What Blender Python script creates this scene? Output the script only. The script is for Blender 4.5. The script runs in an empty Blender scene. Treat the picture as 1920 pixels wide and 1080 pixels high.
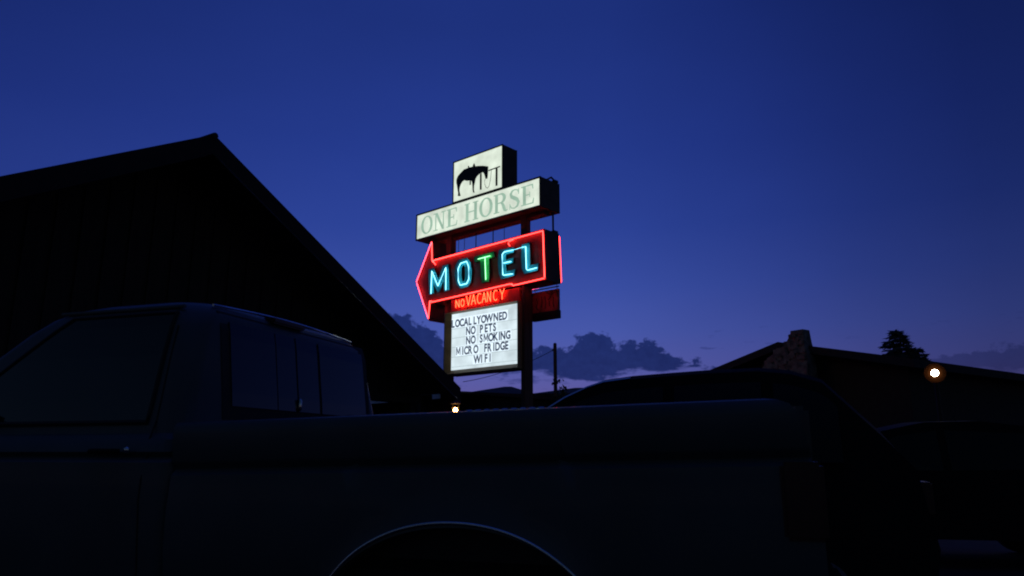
import bpy, bmesh, math, random
from mathutils import Vector, Matrix

random.seed(7)
R = math.radians
sc = bpy.context.scene
col = sc.collection

# ---------------------------------------------------------------- camera
FPX, PITCH, EYE = 1390.0, math.atan(310 / 1390), 1.18
cd = bpy.data.cameras.new('camera')
cam = bpy.data.objects.new('camera', cd)
col.objects.link(cam)
sc.camera = cam
cam.location = (0, 0, EYE)
cam.rotation_euler = (R(90) + PITCH, 0, 0)
cd.sensor_width = 36
cd.lens = 36 * FPX / 1920
cd.clip_start = 0.05
cd.clip_end = 3000
cd.dof.use_dof = True
cd.dof.focus_distance = 16.5
cd.dof.aperture_fstop = 7.0

# ---------------------------------------------------------------- render look
sc.view_settings.view_transform = 'Standard'
sc.view_settings.look = 'None'
sc.view_settings.exposure = 0
sc.view_settings.gamma = 1
sc.render.engine = 'CYCLES'
sc.cycles.pixel_filter_type = 'BLACKMAN_HARRIS'
sc.cycles.filter_width = 2.0
sc.cycles.use_denoising = True
sc.cycles.max_bounces = 6

# ---------------------------------------------------------------- dusk sky
SUN_AZ = R(0.0)


def ray(px, py):
    x, u = px - 960, 540 - py
    c, s = math.cos(PITCH), math.sin(PITCH)
    return Vector((x, FPX * c - u * s, FPX * s + u * c))


def azel(px, py):
    d = ray(px, py).normalized()
    return math.degrees(math.atan2(d.x, d.y)), math.degrees(math.asin(d.z))


def build_world():
    w = bpy.data.worlds.new('World')
    sc.world = w
    w.use_nodes = True
    nt = w.node_tree
    N, L = nt.nodes, nt.links
    bg = N['Background']

    def m(op, a, b=None, c=None, clamp=False):
        n = N.new('ShaderNodeMath')
        n.operation = op
        n.use_clamp = clamp
        for i, v in enumerate((a, b, c)):
            if v is None:
                continue
            if isinstance(v, (int, float)):
                n.inputs[i].default_value = v
            else:
                L.new(v, n.inputs[i])
        return n.outputs[0]

    def ramp(fac, stops, interp='LINEAR'):
        n = N.new('ShaderNodeValToRGB')
        e = n.color_ramp.elements
        n.color_ramp.interpolation = interp
        for i, (p, c) in enumerate(stops):
            el = e[i] if i < 2 else e.new(p)
            el.position = p
            if isinstance(c, (int, float)):
                c = (c, c, c)
            el.color = (*c, 1)
        L.new(fac, n.inputs[0])
        return n.outputs[0]

    def noise(vec, scale, detail, rough=0.6, off=0.0):
        mp = N.new('ShaderNodeMapping')
        mp.inputs['Location'].default_value = (off, off * .7, off * .3)
        mp.inputs['Scale'].default_value = scale
        L.new(vec, mp.inputs[0])
        n = N.new('ShaderNodeTexNoise')
        n.inputs['Scale'].default_value = 1
        n.inputs['Detail'].default_value = detail
        n.inputs['Roughness'].default_value = rough
        L.new(mp.outputs[0], n.inputs['Vector'])
        return n.outputs['Fac']

    def mixc(f, a, b):
        n = N.new('ShaderNodeMix')
        n.data_type = 'RGBA'
        for k, v in ((0, f), (6, a), (7, b)):
            if isinstance(v, tuple):
                n.inputs[k].default_value = (*v, 1)
            elif isinstance(v, (int, float)):
                n.inputs[k].default_value = v
            else:
                L.new(v, n.inputs[k])
        return n.outputs[2]

    def mulc(a, b, op='MULTIPLY'):
        n = N.new('ShaderNodeVectorMath')
        n.operation = op
        for k, v in ((0, a), (1, b)):
            if isinstance(v, tuple):
                n.inputs[k].default_value = v
            else:
                L.new(v, n.inputs[k])
        return n.outputs[0]

    tc = N.new('ShaderNodeTexCoord')
    vec = tc.outputs['Generated']
    nrm = N.new('ShaderNodeVectorMath')
    nrm.operation = 'NORMALIZE'
    L.new(vec, nrm.inputs[0])
    vec = nrm.outputs[0]
    sep = N.new('ShaderNodeSeparateXYZ')
    L.new(vec, sep.inputs[0])
    deg = 180 / math.pi
    el = m('MULTIPLY', m('ARCSINE', sep.outputs[2]), deg)
    az = m('MULTIPLY', m('ARCTAN2', sep.outputs[0], sep.outputs[1]), deg)
    # elevation gradient at the afterglow
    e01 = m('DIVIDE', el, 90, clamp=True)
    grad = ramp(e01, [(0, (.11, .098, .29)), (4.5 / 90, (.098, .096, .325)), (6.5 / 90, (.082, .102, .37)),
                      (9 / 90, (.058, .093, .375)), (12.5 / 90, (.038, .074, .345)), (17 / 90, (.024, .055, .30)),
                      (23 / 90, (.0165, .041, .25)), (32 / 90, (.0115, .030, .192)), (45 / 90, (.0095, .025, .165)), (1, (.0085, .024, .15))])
    # azimuth falloff away from the afterglow, red and green raised behind camera as fill
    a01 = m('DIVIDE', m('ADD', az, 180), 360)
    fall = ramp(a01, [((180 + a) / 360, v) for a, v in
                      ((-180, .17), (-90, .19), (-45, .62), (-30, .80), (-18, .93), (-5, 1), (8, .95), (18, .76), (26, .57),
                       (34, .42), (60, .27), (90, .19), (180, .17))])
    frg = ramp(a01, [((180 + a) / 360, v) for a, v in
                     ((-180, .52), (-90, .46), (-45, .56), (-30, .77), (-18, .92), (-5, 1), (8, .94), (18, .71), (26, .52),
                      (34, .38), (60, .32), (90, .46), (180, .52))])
    hi = m('MULTIPLY', m('SUBTRACT', el, 38), 1 / 35, clamp=True)  # upper sky lifted out of view for more fill on upward faces
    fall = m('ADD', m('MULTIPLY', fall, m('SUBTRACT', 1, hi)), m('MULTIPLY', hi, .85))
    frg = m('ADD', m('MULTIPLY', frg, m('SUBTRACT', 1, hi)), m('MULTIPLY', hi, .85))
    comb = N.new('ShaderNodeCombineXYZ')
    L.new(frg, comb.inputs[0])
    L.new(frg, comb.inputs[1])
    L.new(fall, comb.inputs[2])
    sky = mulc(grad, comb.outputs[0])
    # faint large scale unevenness of the upper air
    un = m('ADD', m('MULTIPLY', noise(vec, (3, 3, 7), 3), .16), .92)
    uc = N.new('ShaderNodeCombineXYZ')
    for i in range(3):
        L.new(un, uc.inputs[i])
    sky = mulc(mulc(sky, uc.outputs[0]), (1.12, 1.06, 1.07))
    # physical twilight sky, sun below the horizon
    ns = N.new('ShaderNodeTexSky')
    ns.sky_type = 'NISHITA'
    ns.sun_disc = False
    ns.sun_elevation = R(-5)
    ns.sun_rotation = SUN_AZ
    sky = mulc(sky, mulc(ns.outputs[0], (.012, .022, .06)), 'ADD')

    # ---- cloud bank low over the horizon: its top and base follow the azimuth
    def curve(pts):
        st = []
        for px, py in pts:
            a, e = azel(px, py)
            st.append(((a + 50) / 100, max(0, e) / 20))
        f = m('DIVIDE', m('ADD', az, 50), 100, clamp=True)
        return m('MULTIPLY', ramp(f, st), 20)

    top = curve([(-150, 650), (300, 575), (600, 578), (745, 588), (775, 606), (806, 618), (832, 640), (850, 672), (905, 690), (945, 684), (970, 664),
                 (1000, 652), (1028, 648), (1050, 656), (1072, 642), (1090, 634), (1112, 622), (1140, 636), (1160, 648),
                 (1190, 642), (1222, 648), (1250, 662), (1285, 676), (1325, 688), (1420, 700), (1700, 690), (1800, 655), (1990, 640)])
    bot = curve([(-150, 740), (700, 730), (810, 712), (850, 694), (905, 699), (960, 702), (1040, 712), (1100, 712), (1170, 703), (1250, 695), (1320, 692),
                 (1420, 704), (1700, 705), (1990, 690)])
    n1 = noise(vec, (34, 34, 46), 7, .62, 3.1)
    n2 = noise(vec, (85, 85, 110), 5, .6, 9.7)
    nz = m('ADD', m('MULTIPLY', m('SUBTRACT', n1, .5), 2.6), m('MULTIPLY', m('SUBTRACT', n2, .5), 1.5))
    up = m('SUBTRACT', m('ADD', top, nz), el)
    tmask = m('SMOOTH_MIN', m('MULTIPLY', m('ADD', up, .08), 3.6, clamp=True), 1.0, .1)
    nb = noise(vec, (22, 22, 70), 6, .6, 5.5)
    dn = m('SUBTRACT', el, m('ADD', bot, m('MULTIPLY', m('SUBTRACT', nb, .5), 3.2)))
    bmask = m('MULTIPLY', m('ADD', dn, .15), 2.2, clamp=True)
    bank = m('MULTIPLY', tmask, bmask, clamp=True)
    # thin strips under the bank
    nl = noise(vec, (16, 16, 95), 6, .62, 14.2)
    low = m('MULTIPLY', m('SUBTRACT', nl, .56), 9, clamp=True)
    low = m('MULTIPLY', low, m('MULTIPLY', m('SUBTRACT', 6.2, el), 1.1, clamp=True), clamp=True)
    low = m('MULTIPLY', low, .8)
    # small wisps above it on the right
    nw = noise(vec, (24, 24, 120), 5, .55, 21.3)
    wis = m('MULTIPLY', m('SUBTRACT', nw, .62), 10, clamp=True)
    band = m('MULTIPLY', m('MULTIPLY', m('SUBTRACT', el, 7.2), 1.5, clamp=True), m('MULTIPLY', m('SUBTRACT', 9.3, el), 1.5, clamp=True))
    wis = m('MULTIPLY', m('MULTIPLY', wis, band), m('MULTIPLY', m('SUBTRACT', az, 11), .3, clamp=True))
    wis = m('MULTIPLY', wis, .6)
    cl = m('MAXIMUM', m('MAXIMUM', bank, low), wis)
    cl = m('MULTIPLY', cl, m('SUBTRACT', .94, m('MULTIPLY', m('MULTIPLY', m('SUBTRACT', az, 18), .12, clamp=True), .5)))
    body = mixc(m('MULTIPLY', m('SUBTRACT', n2, .3), 1.6, clamp=True), (.0075, .0175, .105), (.0135, .029, .155))
    body = mulc(body, comb.outputs[0])
    sky = mixc(cl, sky, body)
    # below the horizon
    below = m('MULTIPLY', m('MULTIPLY', el, -1), .5, clamp=True)
    sky = mixc(below, sky, (.002, .003, .008))
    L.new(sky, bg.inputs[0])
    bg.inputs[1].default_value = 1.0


build_world()

# last trace of the sun, behind the sign
sd = bpy.data.lights.new('sun', 'SUN')
sd.energy = 0.006
sd.angle = R(15)
sd.color = (1, .8, .75)
so = bpy.data.objects.new('sun', sd)
so.rotation_euler = (R(-86), 0, -SUN_AZ)
col.objects.link(so)


# ---------------------------------------------------------------- helpers
def at(px, py, Y):
    d = ray(px, py)
    t = Y / d.y
    return Vector((0, 0, EYE)) + d * t


class Frame:
    """A thing's own axes: origin on the ground, rotated about z."""

    def __init__(s, x, y, rot):
        s.o = Vector((x, y, 0))
        s.rot = R(rot)
        s.X = Vector((math.cos(s.rot), math.sin(s.rot), 0))
        s.Y = Vector((-math.sin(s.rot), math.cos(s.rot), 0))

    def xz(s, px, py, yp=0.0):           # where a sight line meets the thing's plane local y = yp
        d = ray(px, py)
        o = Vector((0, 0, EYE))
        t = (s.o + s.Y * yp - o).dot(s.Y) / d.dot(s.Y)
        p = o + d * t - s.o
        return p.dot(s.X), p.z

    def yz(s, px, py, xp=0.0):           # plane local x = xp
        d = ray(px, py)
        o = Vector((0, 0, EYE))
        t = (s.o + s.X * xp - o).dot(s.X) / d.dot(s.X)
        p = o + d * t - s.o
        return p.dot(s.Y), p.z


def tag(o, label=None, cat=None, group=None, kind=None):
    for k, v in (('label', label), ('category', cat), ('group', group), ('kind', kind)):
        if v:
            o[k] = v
    return o


def thing(name, fr, label, cat, group=None):
    o = bpy.data.objects.new(name, None)
    o.empty_display_size = .2
    o.location = fr.o
    o.rotation_euler = (0, 0, fr.rot)
    col.objects.link(o)
    return tag(o, label, cat, group)


class MB:
    def __init__(s):
        s.bm = bmesh.new()

    def poly(s, pts, mi=0):
        f = s.bm.faces.new([s.bm.verts.new(p) for p in pts])
        f.material_index = mi
        return f

    def box(s, x0, x1, y0, y1, z0, z1, bev=0.0):
        tmp = bmesh.new()
        bmesh.ops.create_cube(tmp, size=1)
        for v in tmp.verts:
            v.co = Vector(((x0 + x1) / 2 + v.co.x * (x1 - x0), (y0 + y1) / 2 + v.co.y * (y1 - y0), (z0 + z1) / 2 + v.co.z * (z1 - z0)))
        if bev > 0:
            bmesh.ops.bevel(tmp, geom=tmp.edges[:], offset=bev, segments=2, affect='EDGES')
        s.merge(tmp)
        return s

    def merge(s, tmp):
        me = bpy.data.meshes.new('tmp')
        tmp.to_mesh(me)
        tmp.free()
        s.bm.from_mesh(me)
        bpy.data.meshes.remove(me)

    def prism(s, pts, f0, f1, side=None):
        """closed solid between two mapped copies of a 2-D outline"""
        a = [s.bm.verts.new(f0(*p)) for p in pts]
        b = [s.bm.verts.new(f1(*p)) for p in pts]
        n = len(pts)
        s.bm.faces.new(a)
        s.bm.faces.new(b[::-1])
        for i in range(n):
            f = s.bm.faces.new((a[i], b[i], b[(i + 1) % n], a[(i + 1) % n]))
            if side is not None:
                f.material_index = side
        return s

    def plate(s, pts, y0, y1, side=None):
        return s.prism(pts, lambda x, z: (x, y0, z), lambda x, z: (x, y1, z), side)

    def ring(s, outer, inner, y0, y1, side=None):
        n = len(outer)
        vs = [[s.bm.verts.new((x, y, z)) for x, z in P] for y in (y0, y1) for P in (outer, inner)]
        o0, i0, o1, i1 = vs
        for k in range(n):
            j = (k + 1) % n
            for q, sd_ in (((o0[k], o0[j], i0[j], i0[k]), 0), ((o1[k], i1[k], i1[j], o1[j]), 0), ((o0[k], o1[k], o1[j], o0[j]), side or 0),
                           ((i0[k], i0[j], i1[j], i1[k]), side or 0)):
                s.bm.faces.new(q).material_index = sd_
        return s

    def tube(s, pts, r, n=8, closed=False, radii=None):
        P = [Vector(p) for p in pts]
        rings = []
        m_ = len(P)
        ref = None
        for i, p in enumerate(P):
            if closed:
                t = (P[(i + 1) % m_] - P[i - 1])
            else:
                t = P[min(i + 1, m_ - 1)] - P[max(i - 1, 0)]
            t.normalize()
            if ref is None:
                ref = Vector((0, 0, 1)) if abs(t.z) < .9 else Vector((1, 0, 0))
            a = t.cross(ref)
            if a.length < 1e-4:
                a = t.cross(Vector((0, 1, 0)))
            a.normalize()
            b = t.cross(a)
            rr = radii[i] if radii else r
            # widen mitred corners
            if 0 < i < m_ - 1 or closed:
                d0 = (P[i] - P[i - 1]).normalized()
                cs = max(.5, math.sqrt(max(0.0, (1 + d0.dot((P[(i + 1) % m_] - P[i]).normalized())) / 2)))
            else:
                cs = 1
            rings.append([s.bm.verts.new(p + (a * math.cos(k * 2 * math.pi / n) + b * math.sin(k * 2 * math.pi / n)) * rr / cs ** .5) for k in range(n)])
        segs = m_ if closed else m_ - 1
        for i in range(segs):
            r0, r1 = rings[i], rings[(i + 1) % m_]
            for k in range(n):
                s.bm.faces.new((r0[k], r1[k], r1[(k + 1) % n], r0[(k + 1) % n]))
        if not closed:
            s.bm.faces.new(rings[0])
            s.bm.faces.new(rings[-1][::-1])
        return s

    def lathe(s, prof, origin, axis='z', n=24):
        """prof: (radius, height) along the axis"""
        rings = []
        for r, h in prof:
            rg = []
            for k in range(n):
                a = k * 2 * math.pi / n
                c, d = r * math.cos(a), r * math.sin(a)
                p = {'z': (c, d, h), 'y': (c, h, d), 'x': (h, c, d)}[axis]
                rg.append(s.bm.verts.new(Vector(origin) + Vector(p)))
            rings.append(rg)
        for a, b in zip(rings, rings[1:]):
            for k in range(n):
                s.bm.faces.new((a[k], a[(k + 1) % n], b[(k + 1) % n], b[k]))
        s.bm.faces.new(rings[0][::-1])
        s.bm.faces.new(rings[-1])
        return s

    def loft(s, rings, cap=True):
        V = [[s.bm.verts.new(p) for p in r] for r in rings]
        n = len(V[0])
        for a, b in zip(V, V[1:]):
            for k in range(n):
                s.bm.faces.new((a[k], a[(k + 1) % n], b[(k + 1) % n], b[k]))
        if cap:
            s.bm.faces.new(V[0][::-1])
            s.bm.faces.new(V[-1])
        return s

    def grid_solid(s, A, B):
        """A, B: matching 2-D arrays of points, joined into a closed sheet"""
        VA = [[s.bm.verts.new(p) for p in r] for r in A]
        VB = [[s.bm.verts.new(p) for p in r] for r in B]
        nr, nc = len(A), len(A[0])
        for i in range(nr - 1):
            for j in range(nc - 1):
                s.bm.faces.new((VA[i][j], VA[i][j + 1], VA[i + 1][j + 1], VA[i + 1][j]))
                s.bm.faces.new((VB[i][j], VB[i + 1][j], VB[i + 1][j + 1], VB[i][j + 1]))
        edge = [(0, j) for j in range(nc)] + [(i, nc - 1) for i in range(1, nr)] + [(nr - 1, j) for j in range(nc - 2, -1, -1)] + [(i, 0) for i in range(nr - 2, 0, -1)]
        for k in range(len(edge)):
            (a, b), (c, d) = edge[k], edge[(k + 1) % len(edge)]
            s.bm.faces.new((VA[a][b], VB[a][b], VB[c][d], VA[c][d]))
        return s

    def build(s, name, mats, parent=None, smooth=None, bevel=None):
        bmesh.ops.recalc_face_normals(s.bm, faces=s.bm.faces[:])
        me = bpy.data.meshes.new(name)
        s.bm.to_mesh(me)
        s.bm.free()
        o = bpy.data.objects.new(name, me)
        for mt in (mats if isinstance(mats, (list, tuple)) else [mats]):
            me.materials.append(mt)
        col.objects.link(o)
        if parent:
            o.parent = parent
        if smooth is not None:
            me.shade_smooth()
            me.set_sharp_from_angle(angle=R(smooth))
        if bevel:
            b = o.modifiers.new('bevel', 'BEVEL')
            b.width = bevel
            b.segments = 2
            b.limit_method = 'ANGLE'
        return o


# ---------------------------------------------------------------- materials
def mat(name, base, rough=.6, metal=0.0, var=.25, scale=6.0, bump=0.0, bscale=40.0, coat=0.0, spec=.5, base2=None, stretch=(1, 1, 1)):
    m = bpy.data.materials.new(name)
    m.use_nodes = True
    nt = m.node_tree
    p = nt.nodes['Principled BSDF']
    p.inputs['Roughness'].default_value = rough
    p.inputs['Metallic'].default_value = metal
    p.inputs['Coat Weight'].default_value = coat
    p.inputs['Coat Roughness'].default_value = .06
    p.inputs['Specular IOR Level'].default_value = spec
    tc = nt.nodes.new('ShaderNodeTexCoord')
    mp = nt.nodes.new('ShaderNodeMapping')
    mp.inputs['Scale'].default_value = stretch
    nt.links.new(tc.outputs['Object'], mp.inputs[0])
    n = nt.nodes.new('ShaderNodeTexNoise')
    n.inputs['Scale'].default_value = scale
    n.inputs['Detail'].default_value = 6
    nt.links.new(mp.outputs[0], n.inputs['Vector'])
    rp = nt.nodes.new('ShaderNodeValToRGB')
    b2 = base2 or tuple(c * (1 + var) for c in base)
    rp.color_ramp.elements[0].position = .3
    rp.color_ramp.elements[1].position = .7
    rp.color_ramp.elements[0].color = (*[c * (1 - var) for c in base], 1)
    rp.color_ramp.elements[1].color = (*b2, 1)
    nt.links.new(n.outputs['Fac'], rp.inputs[0])
    nt.links.new(rp.outputs[0], p.inputs['Base Color'])
    if bump:
        n2 = nt.nodes.new('ShaderNodeTexNoise')
        n2.inputs['Scale'].default_value = bscale
        n2.inputs['Detail'].default_value = 5
        nt.links.new(mp.outputs[0], n2.inputs['Vector'])
        bp = nt.nodes.new('ShaderNodeBump')
        bp.inputs['Strength'].default_value = bump
        bp.inputs['Distance'].default_value = .02
        nt.links.new(n2.outputs['Fac'], bp.inputs['Height'])
        nt.links.new(bp.outputs[0], p.inputs['Normal'])
    return m


def emit(name, colr, strength=1.0, var=0.0, scale=3.0, stretch=(1, 1, 1)):
    m = bpy.data.materials.new(name)
    m.use_nodes = True
    nt = m.node_tree
    nt.nodes.remove(nt.nodes['Principled BSDF'])
    e = nt.nodes.new('ShaderNodeEmission')
    nt.links.new(e.outputs[0], nt.nodes['Material Output'].inputs[0])
    e.inputs[0].default_value = (*colr, 1)
    e.inputs[1].default_value = strength
    if var:
        tc = nt.nodes.new('ShaderNodeTexCoord')
        mp = nt.nodes.new('ShaderNodeMapping')
        mp.inputs['Scale'].default_value = stretch
        n = nt.nodes.new('ShaderNodeTexNoise')
        n.inputs['Scale'].default_value = scale
        n.inputs['Detail'].default_value = 4
        nt.links.new(tc.outputs['Object'], mp.inputs[0])
        nt.links.new(mp.outputs[0], n.inputs['Vector'])
        a = nt.nodes.new('ShaderNodeMapRange')
        a.inputs[1].default_value, a.inputs[2].default_value = .3, .7
        a.inputs[3].default_value, a.inputs[4].default_value = strength * (1 - var), strength * (1 + var)
        nt.links.new(n.outputs['Fac'], a.inputs[0])
        nt.links.new(a.outputs[0], e.inputs[1])
    return m


M = dict(
    asphalt=mat('asphalt', (.03, .03, .032), .9, var=.3, scale=3, bump=.5, bscale=60),
    concrete=mat('concrete', (.25, .24, .22), .9, var=.2, bump=.3),
    dark_wood=mat('dark_wood', (.02, .018, .015), .8, var=.4, scale=5, bump=.4, bscale=20, stretch=(6, 6, .6)),
    shingle=mat('shingle', (.03, .03, .032), .9, var=.4, scale=12, bump=.6, bscale=50),
    barge=mat('barge', (.013, .011, .010), .8, var=.3, scale=6, bump=.15),
    white_fascia=mat('white_fascia', (.78, .8, .82), .5, var=.12, scale=2),
    stucco=mat('stucco', (.035, .032, .03), .9, var=.2, bump=.4),
    stone=mat('stone', (.16, .14, .125), .85, var=.6, scale=7, bump=1.0, bscale=7),
    sign_metal=mat('sign_metal', (.055, .045, .038), .55, metal=.2, var=.4, scale=5, bump=.1),
    sign_face=mat('sign_face', (.34, .045, .035), .5, var=.35, scale=4),
    vac_face=mat('vac_face', (.72, .05, .04), .5, var=.2, scale=6),
    post=mat('post', (.10, .05, .035), .6, var=.4, scale=4, bump=.2, stretch=(4, 4, .5)),
    frame_brown=mat('frame_brown', (.26, .16, .07), .5, var=.3, scale=5),
    black=mat('black', (.008, .008, .008), .6, var=.2),
    teal=mat('teal', (.07, .76, .84), .4, var=.1, scale=7),
    green=mat('green', (.07, .80, .25), .4, var=.1, scale=7),
    banner=mat('banner', (.45, .09, .08), .7, var=.5, scale=14, bump=.2, stretch=(1, 1, .5)),
    paint=mat('paint', (.046, .062, .068), .5, metal=.0, var=.15, scale=3, coat=.08),
    paint_dark=mat('paint_dark', (.010, .011, .011), .75, var=.15, scale=2, spec=.12),
    glass=mat('glass', (.006, .008, .012), .03, var=.1, spec=.8),
    far_glass=mat('far_glass', (.004, .005, .006), .18, var=.1, spec=.3),
    rubber=mat('rubber', (.012, .012, .012), .7, var=.2),
    chrome=mat('chrome', (.75, .77, .8), .12, metal=1.0, var=.06, scale=9),
    taillight=mat('taillight', (.04, .006, .006), .4, var=.1),
    tyre=mat('tyre', (.012, .012, .012), .85, var=.2, bump=.2),
    needle=mat('needle', (.025, .045, .022), .8, var=.5, scale=3),
    bark=mat('bark', (.05, .035, .025), .9, var=.4, bump=.6),
    tube_red=emit('tube_red', (1, .04, .035), 8.5),
    tube_pink=emit('tube_pink', (1, .06, .10), 7.0),  # arrowhead red shifted pink, the sky behind it blended into the colour
    tube_cyan=emit('tube_cyan', (.26, .78, 1), 3.6),
    tube_green=emit('tube_green', (.34, 1, .45), 3.2),
    tube_orange=emit('tube_orange', (1, .05, .018), 11.0),
    lit_white=emit('lit_white', (.65, .73, .62), 1.1, .2, 2.6),
    lit_board=emit('lit_board', (.60, .71, .76), 1.14, .2, 2.2),
    lit_tile=emit('lit_tile', (.74, .87, .96), 1.2, .05, 3),
    lit_green=emit('lit_green', (.32, .49, .38), 1.0, .12, 4),
    print_dark=emit('print_dark', (.03, .045, .09), 1.0),
    print_black=mat('print_black', (.02, .014, .01), .5),
    lamp_warm=emit('lamp_warm', (1, .42, .11), 75),
    lamp_cool=emit('lamp_cool', (1, .84, .66), 45),
    lamp_halo=mat('lamp_halo', (.013, .0045, .0015), .9, var=.1, spec=.0),  # orange tint put in for the halo around the floodlight
    lantern_halo=mat('lantern_halo', (.11, .05, .02), .9, var=.1, spec=.0),  # warm tint put in for the halo around the lantern
)

# ---------------------------------------------------------------- ground
g = MB()
g.poly([(-900, -900, 0), (900, -900, 0), (900, 900, 0), (-900, 900, 0)])
tag(g.build('parking_lot', M['asphalt']), kind='structure')

# ---------------------------------------------------------------- gabled office, left
F = Frame(*at(400, 252, 9.0).xy, 59)
APEX = F.xz(400, 252)
EAVE = F.xz(862, 727)
L_EAVE = F.xz(87, 313)
SL = (APEX[1] - EAVE[1]) / EAVE[0]
SLL = (APEX[1] - L_EAVE[1]) / -L_EAVE[0]
EX = EAVE[0]
off = thing('gabled_office', F, 'dark gabled building with a broad low pitched roof and open porch end beside the sign', 'building')
ZA = APEX[1]


def gz(x, drop=0):
    return ZA - abs(x) * (SL if x > 0 else SLL) - drop


DEP = 5.0
TH = .23
for sgn in (-1, 1):
    b = MB()
    pr = [(0, gz(0)), (sgn * EX, gz(sgn * EX)), (sgn * EX, gz(sgn * EX, .09)), (0, gz(0, .09))]
    b.plate(pr, .03, DEP)
    b.build('roof', M['shingle'], off)
    b = MB()                              # barge board along the verge
    pr = [(0.0, gz(0, .012)), (sgn * (EX - .01), gz(sgn * (EX - .01), .012)), (sgn * (EX - .01), gz(sgn * EX, TH + .05)), (0.0, gz(0, TH + .05))]
    b.plate(pr, -.03, .026)
    b.build('barge_board', M['barge'], off)
    b = MB()                              # thin metal drip edge at the lower edge of the barge board
    b.tube([(sgn * .1, -.034, gz(sgn * .1, TH + .05)), (sgn * (EX - .02), -.034, gz(sgn * (EX - .02), TH + .05))], .010, 6)
    b.build('drip_edge', M['chrome' if sgn > 0 else 'barge'], off)
b = MB()
b.tube([(0, -.05, ZA - .03), (0, DEP, ZA - .03)], .045, 8)
b.build('ridge_cap', M['shingle'], off, smooth=60)
# gable panel with boards and battens
b = MB()
WY = .75
b.plate([(-4.9, 2.2), (EX - .25, 2.2), (EX - .25, gz(EX - .25, .092)), (0, gz(0, .092)), (-4.9, gz(-4.9, .092))], WY, WY + .1)
x = -4.7
while x < EX - .4:
    b.box(x - .025, x + .025, WY - .025, WY - .001, 2.22, gz(x, TH + .07))
    x += .3
b.build('gable_panel', M['dark_wood'], off)
b = MB()
b.box(-4.85, EX - .3, WY - .06, WY + .16, 2.08, 2.198)
b.build('tie_beam', M['dark_wood'], off)
# walls of the enclosed part
WX0, WX1 = -4.4, F.xz(684, 760, WY)[0]
b = MB()
b.box(WX0, WX1, WY + .02, WY + .12, 0, 2.079)
x = WX0 + .15
while x < WX1 - .1:
    b.box(x - .02, x + .02, WY - .005, WY + .019, .0, 2.07)
    x += .3
b.build('front_wall', M['dark_wood'], off)
b = MB()
b.box(WX1 - .1, WX1, WY + .121, DEP - .3, 0, 2.4)
b.build('side_wall', M['dark_wood'], off)
b = MB()
b.box(WX0, WX0 + .1, WY + .121, DEP - .3, 0, 2.4)
b.build('side_wall', M['dark_wood'], off)
b = MB()
b.box(WX0 + .101, WX1 - .101, DEP - .4, DEP - .3, 0, 2.4)
b.build('rear_wall', M['dark_wood'], off)
for x in (-3.1, -.9):
    b = MB()
    b.ring([(x - .6, .85), (x + .6, .85), (x + .6, 1.95), (x - .6, 1.95)], [(x - .52, .93), (x + .52, .93), (x + .52, 1.87), (x - .52, 1.87)], WY - .04, WY + .03)
    w = b.build('window', M['dark_wood'], off)
    b = MB()
    b.box(x - .519, x + .519, WY - .015, WY - .008, .931, 1.869)
    b.build('pane', M['glass'], w)
for (x, y) in ((EX - .45, WY + .05), (EX - .45, DEP - .5)):
    b = MB()
    b.box(x - .08, x + .08, y - .08, y + .08, 0, 2.079, .01)
    b.build('porch_post', M['dark_wood'], off)

# ---------------------------------------------------------------- motel wing behind the porch
F = Frame(*at(780, 747, 17.0).xy, -44)
wing = thing('motel_wing', F, 'long low motel wing with a pale fascia seen under the porch roof', 'building')
zf = F.xz(740, 750)[1]
X0, X1 = F.xz(640, 757)[0] - 6, F.xz(826, 742)[0]
b = MB()
xa = F.xz(781, 750)[0]
xb = F.xz(812, 750)[0]
b.box(X0, xa, -.03, .0, zf - .05, zf + .05)
b.build('fascia', M['white_fascia'], wing)
b = MB()
b.box(xb, X1, -.03, .0, zf - .05, zf + .05)
b.build('fascia', M['white_fascia'], wing)
b = MB()
b.prism([(-.02, zf + .052), (-.02, zf + .09), (2.0, zf + .14), (4.2, zf + .09), (4.2, zf + .052)], lambda y, z: (X0, y, z), lambda y, z: (X1 + .5, y, z))
b.build('roof', M['shingle'], wing)
b = MB()
b.box(X0 + .2, X1 + .3, 1.2, 4.0, 0, zf + .05)
b.build('wall', M['stucco'], wing)
x = X1 - .9
while x > X0 + 1.5:
    b = MB()
    b.box(x - .45, x + .45, 1.15, 1.199, .02, 2.05)
    d = b.build('door', M['dark_wood'], wing)
    b = MB()
    b.lathe([(.03, 0), (.03, .05)], (x + .36, 1.10, 1.0), 'y', 10)
    b.build('handle', M['chrome'], d)
    b = MB()
    b.box(x - 2.0, x - .8, 1.16, 1.199, .9, 2.0)
    d = b.build('window', M['black'], wing)
    b = MB()
    b.box(x - 1.95, x - .85, 1.15, 1.159, .95, 1.95)
    b.build('pane', M['glass'], d)
    x -= 3.6
for x in (xa + .02, X0 + .5):
    b = MB()
    b.box(x - .07, x + .07, .05, .19, 0, zf + .05)
    b.build('post', M['dark_wood'], wing)

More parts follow.
